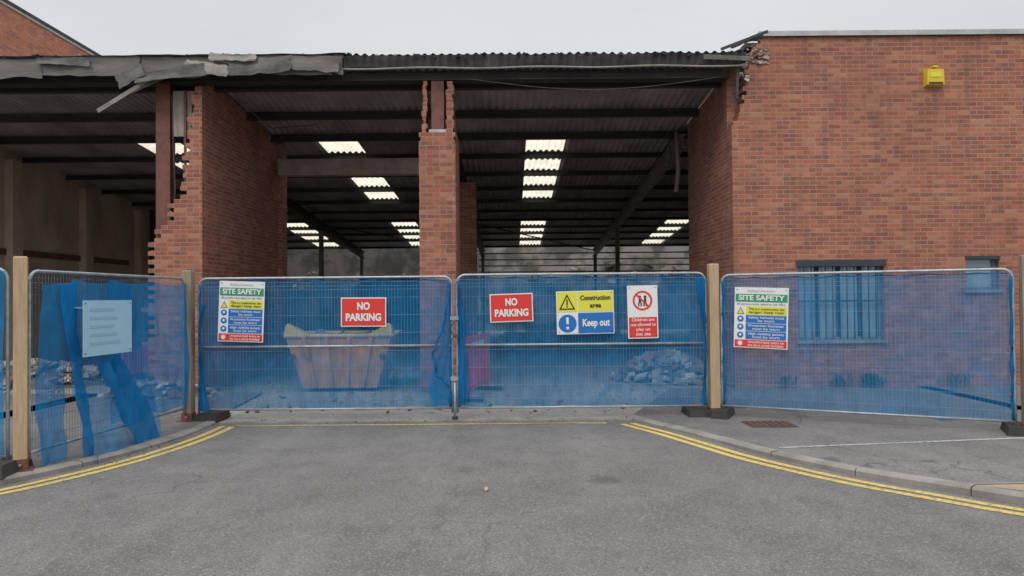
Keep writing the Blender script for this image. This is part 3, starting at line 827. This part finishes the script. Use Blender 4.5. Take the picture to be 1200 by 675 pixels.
e = sign('construction_warning_sign', .965, YG-.045, 1.41, 0, -1.0); board(e, .76, .57)
b_ = MB()
rect(b_, -.37, -.105, .01, .275, 's_yel'); rect(b_, -.095, .37, .01, .275, 's_yel')
rect(b_, -.37, -.105, -.275, -.01, 's_white'); rect(b_, -.095, .37, -.275, -.005, 's_blue')
b_.face([(-.345, -.0075, .04), (-.13, -.0075, .04), (-.2375, -.0075, .25)], 's_black'); b_.face([(-.315, -.009, .058), (-.16, -.009, .058), (-.2375, -.009, .21)], 's_yel')
b_.box(-.247, -.228, -.0115, -.0095, .10, .175, 's_black'); b_.disc((-.2375, .08), .012, -.0105, 's_black', 10)
b_.disc((-.2375, -.143), .12, -.0075, 's_blue', 28); b_.box(-.253, -.222, -.0105, -.0085, -.15, -.06, 's_white'); b_.disc((-.2375, -.2), .02, -.0095, 's_white', 12)
b_.build('face', e)
text(e, 'Construction', .1375, .19, .062, .40, 's_black', bold=.03); text(e, 'area', .1375, .09, .062, .15, 's_black', bold=.03)
text(e, 'Keep out', .1375, -.14, .095, .36, 's_white', bold=.035)

e = sign('children_warning_sign', 1.725, YG-.045, 1.41, 0, -1.0); board(e, .40, .70)
b_ = MB(); rect(b_, -.185, .185, -.335, -.07, 's_red')
b_.disc((0, .15), .13, -.007, 's_red', 28, .105)
for sx in (-.035, .035):
    b_.disc((sx, .2), .018, -.0075, 's_black', 10); b_.box(sx-.014, sx+.014, -.0085, -.0065, .12, .182, 's_black')
    b_.box(sx-.024, sx-.008, -.0085, -.0065, .075, .119, 's_black'); b_.box(sx+.008, sx+.024, -.0085, -.0065, .075, .119, 's_black')
T = Matrix.Translation((0, 0, .15)) @ Matrix.Rotation(math.radians(45), 4, 'Y')
b_.box(-.11, .11, -.0105, -.009, -.01, .01, 's_red', T)
b_.build('face', e)
for i, (t_, w_) in enumerate((('Children are', .30), ('not allowed to', .33), ('play on', .18), ('this site', .2))): text(e, t_, 0, -.105-i*.063, .042, w_, bold=.015)

e = sign('net_tinted_board', -4.19, 7.62, 1.34, math.radians(85.5), 0)
board(e, .80, .56, 's_lblue')  # light blue holds the tint of netting over a white board
b_ = MB()
for i in range(5): rect(b_, -.3, R(.0, .3), .17-i*.085, .2-i*.085, 's_faint')
for sx in (-.36, .36): b_.box(sx-.01, sx+.01, .004, .2, .2, .215, 'galv')
b_.build('face', e)

# ------------------------------------------------------------------ things on site
def barrier(x, y_, ang):
    f = MB(); T = Matrix.Translation((x, y_, 0)) @ Matrix.Rotation(ang, 4, 'Z')
    f.box(-1, 1, -.02, .02, .72, 1.0, 'redpl', T)
    for sy in (-1, 1): f.box(-.5, .5, min(sy*.0201, sy*.024), max(sy*.0201, sy*.024), .82, .90, 's_white', T)
    f.box(-1, 1, -.025, .025, .14, .22, 'redpl', T)
    for i in range(13):
        X = -.98+i*.1633; f.box(X-.035, X+.035, -.019, .019, .22, .72, 'redpl', T)
    for X in (-.75, .75): f.box(X-.04, X+.04, -.28, .28, .0, .06, 'rubber', T); f.box(X-.04, X+.04, -.04, .04, .06, .14, 'redpl', T)
    f.build('pedestrian_barrier', loc=(x, y_, 0))
barrier(-.60, 12.2, math.radians(80)); barrier(-7.4, 14.6, math.radians(100))

sk = empty('skip', (-3.0, 13.4, 0))
f = MB()
x0, x1, y0, y1, h = -3.95, -2.10, 12.75, 14.1, .98
ins = .28
bot = [(x0+ins, y0+.12), (x1-ins, y0+.12), (x1-ins, y1-.12), (x0+ins, y1-.12)]; top_ = [(x0, y0), (x1, y0), (x1, y1), (x0, y1)]
for i in range(4):
    a, b2 = bot[i], bot[(i+1) % 4]; c, d = top_[(i+1) % 4], top_[i]
    f.face([(a[0], a[1], .06), (b2[0], b2[1], .06), (c[0], c[1], h), (d[0], d[1], h)], 'skip')
    cx, cy = -3.02, 13.42
    s2 = lambda p: (cx+(p[0]-cx)*.965, cy+(p[1]-cy)*.955)
    a, b2, c, d = map(s2, (a, b2, c, d))
    f.face([(b2[0], b2[1], .09), (a[0], a[1], .09), (d[0], d[1], h), (c[0], c[1], h)], 'skip')
f.face([(p[0], p[1], .06) for p in bot], 'skip')
f.tube([(p[0], p[1], h) for p in top_], .04, 'skipy', 6, closed=True)
for i in range(4):
    t = .18+.21*i; xa = x0+ins+(x1-x0-2*ins)*t; xb = x0+(x1-x0)*t
    f.hexa([(xa-.03, y0+.08, .08), (xa+.03, y0+.08, .08), (xa+.03, y0+.13, .08), (xa-.03, y0+.13, .08), (xb-.03, y0-.05, h-.03), (xb+.03, y0-.05, h-.03), (xb+.03, y0+.01, h-.03), (xb-.03, y0+.01, h-.03)], 'skip')
for X in (x0+.14, x1-.14): f.tube([(X, y0, .62), (X, y0-.14, .62)], .05, 'iron', 8)
f.build('body', sk)
f = MB()
for (x, s_) in ((x0+.12, 1), (x1-.12, -1)):
    f.hexa([(x-.14*s_, y0-.03, h), (x+.3*s_, y0-.03, h), (x+.3*s_, y0+.3, h), (x-.14*s_, y0+.3, h), (x-.1*s_, y0, h+.2), (x-.06*s_, y0, h+.22), (x-.06*s_, y0+.2, h+.2), (x-.1*s_, y0+.2, h+.18)], 'skipy')
for i in range(60): f.chunk((R(x0+.2, x1-.2), R(y0+.2, y1-.2), h-.12+R(0, .08)), R(.1, .3), random.choice(['dirt', 'steelcol', 'rubbleb']))
f.build('waste', sk)

def rubble(name, cx, cy, rx, ry, h, n_, big=.3):
    f = MB()
    def hf(u, v):
        x, y_ = (u-.5)*2, (v-.5)*2; d2 = x*x+y_*y_
        z_ = h*.8*max(0, 1-d2)**1.2+.06*h*noise.noise(Vector((x*5+cx, y_*5, 0)))*(d2 < 1)
        return (cx+x*rx, cy+y_*ry, z_-.008)
    f.grid(hf, 26, 26, 'dirt')
    for i in range(n_):
        a, q = R(0, 6.28), R(0, 1)**.6; x, y_ = math.cos(a)*q, math.sin(a)*q
        f.chunk((cx+x*rx*1.1, cy+y_*ry*1.1, h*.8*max(0, 1-q*q)**1.2+.03), R(.06, big), random.choice(['rubble', 'rubble', 'rubbleb', 'mortar', 'lintel']), .8)
    f.build(name, loc=(cx, cy, 0))
rubble('rubble_pile', 3.0, 14.3, .95, .9, .60, 260)
rubble('rubble_pile', -5.9, 12.3, .9, .45, .28, 120, .2)
rubble('rubble_pile', -9.5, 14.5, 1.6, 1.0, .5, 160)
rubble('rubble_pile', 1.5, 23, 2.5, 1.5, .9, 160, .5)
f = MB()
for i in range(700):
    x, y_ = R(-9, 3.8), 10.3+R(0, 1)**1.3*8
    f.chunk((x, y_, .01), R(.02, .09), random.choice(['rubble', 'rubbleb', 'dirt', 'mortar']), .7)
f.build('debris')
f = MB()
for i in range(12):
    for j in range(2):
        o = R(-.02, .02); T = Matrix.Translation((-1.13+j*.235+o, 12.35+R(-.02, .02), i*.072)) @ Matrix.Rotation(R(-.2, .2), 4, 'Z')
        if i > 6 and j: continue
        f.box(-.107, .107, -.05, .05, 0, .065, 'brick_new', T)
f.build('brick_stack', loc=(-1, 12.35, 0))
cn = empty('site_container', (-4.8, 31, 0)); f = MB()
def cw(u, v):
    x = -6.1+u*2.6; return (x, 30+.02*(1 if math.sin(x*28) > 0 else -1), .12+v*2.4)
f.grid(cw, 110, 1, 'cont', smooth=False)
f.box(-6.1, -3.5, 30.03, 32.4, .1, 2.55, 'cont'); f.box(-6.14, -3.46, 29.95, 30.02, 2.5, 2.6, 'cont'); f.box(-6.14, -3.46, 29.95, 30.02, .04, .13, 'cont')
for X in (-5.6, -5.0, -4.6, -4.0): f.tube([(X, 29.93, .1), (X, 29.93, 2.55)], .02, 'galv', 6)
f.build('body', cn)
for (cx, n_) in ((6.15, 90), (5.6, 25), (7.6, 30), (4.7, 20)):
    f = MB()
    for i in range(n_):
        a = R(0, 6.28); l = R(.08, .28); x, y_ = cx+R(-.16, .16), 12.55+R(-.08, .08)
        tip = Vector((x+math.cos(a)*l*.6, y_+math.sin(a)*l*.4, .03+l)); b0 = Vector((x, y_, .03)); md = b0.lerp(tip, .6)+Vector((0, 0, .05))
        s_ = Vector((-math.sin(a), math.cos(a), 0))*R(.01, .02)
        f.face([b0, md+s_, tip, md-s_], 'weed')
    f.build('weed', loc=(cx, 12.55, .03))

# ------------------------------------------------------------------ sky, sun, camera
W = bpy.data.worlds.new('World'); sc.world = W; W.use_nodes = True
nt = W.node_tree; nt.nodes.clear()
out = nt.nodes.new('ShaderNodeOutputWorld')
sky = nt.nodes.new('ShaderNodeTexSky'); sky.sky_type = 'NISHITA'; sky.sun_disc = False
sky.sun_rotation = math.radians(200); sky.air_density = 1; sky.dust_density = 4
b1 = nt.nodes.new('ShaderNodeBackground'); b1.inputs[1].default_value = .10; nt.links.new(sky.outputs[0], b1.inputs[0])
tc = nt.nodes.new('ShaderNodeTexCoord'); sp = nt.nodes.new('ShaderNodeSeparateXYZ'); nt.links.new(tc.outputs['Generated'], sp.inputs[0])
st = mr(nt, sp.outputs[2], .38, 1, .80, 2.2)
cl = nz(nt, tc.outputs['Generated'], 2.2, 4, .6, (1, 1, 2.5))
mu = nt.nodes.new('ShaderNodeMath'); mu.operation = 'MULTIPLY'; nt.links.new(st, mu.inputs[0]); nt.links.new(mr(nt, cl, .3, .7, .93, 1.06), mu.inputs[1])
b2 = nt.nodes.new('ShaderNodeBackground'); b2.inputs[0].default_value = (.965, .98, 1, 1); nt.links.new(mu.outputs[0], b2.inputs[1])
mx = nt.nodes.new('ShaderNodeMixShader'); mx.inputs[0].default_value = .9
nt.links.new(b1.outputs[0], mx.inputs[1]); nt.links.new(b2.outputs[0], mx.inputs[2]); nt.links.new(mx.outputs[0], out.inputs[0])
sl = bpy.data.lights.new('sun', 'SUN'); sl.energy = 1.1; sl.angle = math.radians(20); sl.color = (1, .97, .93)
so = bpy.data.objects.new('sun', sl); sc.collection.objects.link(so)
el, az = math.radians(45), math.radians(200)
sky.sun_elevation = el
dv = -Vector((math.sin(az)*math.cos(el), math.cos(az)*math.cos(el), math.sin(el)))
so.rotation_euler = dv.to_track_quat('-Z', 'Y').to_euler(); so.location = (0, -5, 20)

cam = bpy.data.cameras.new('camera'); co = bpy.data.objects.new('camera', cam); sc.collection.objects.link(co)
cam.sensor_width = 36; cam.lens = 25.8; cam.clip_end = 1500; cam.clip_start = .05
co.matrix_world = Matrix.Translation((0, 0, 1.6)) @ Matrix.Rotation(math.radians(90.83), 4, 'X') @ Matrix.Rotation(math.radians(-.5), 4, 'Z')
sc.camera = co
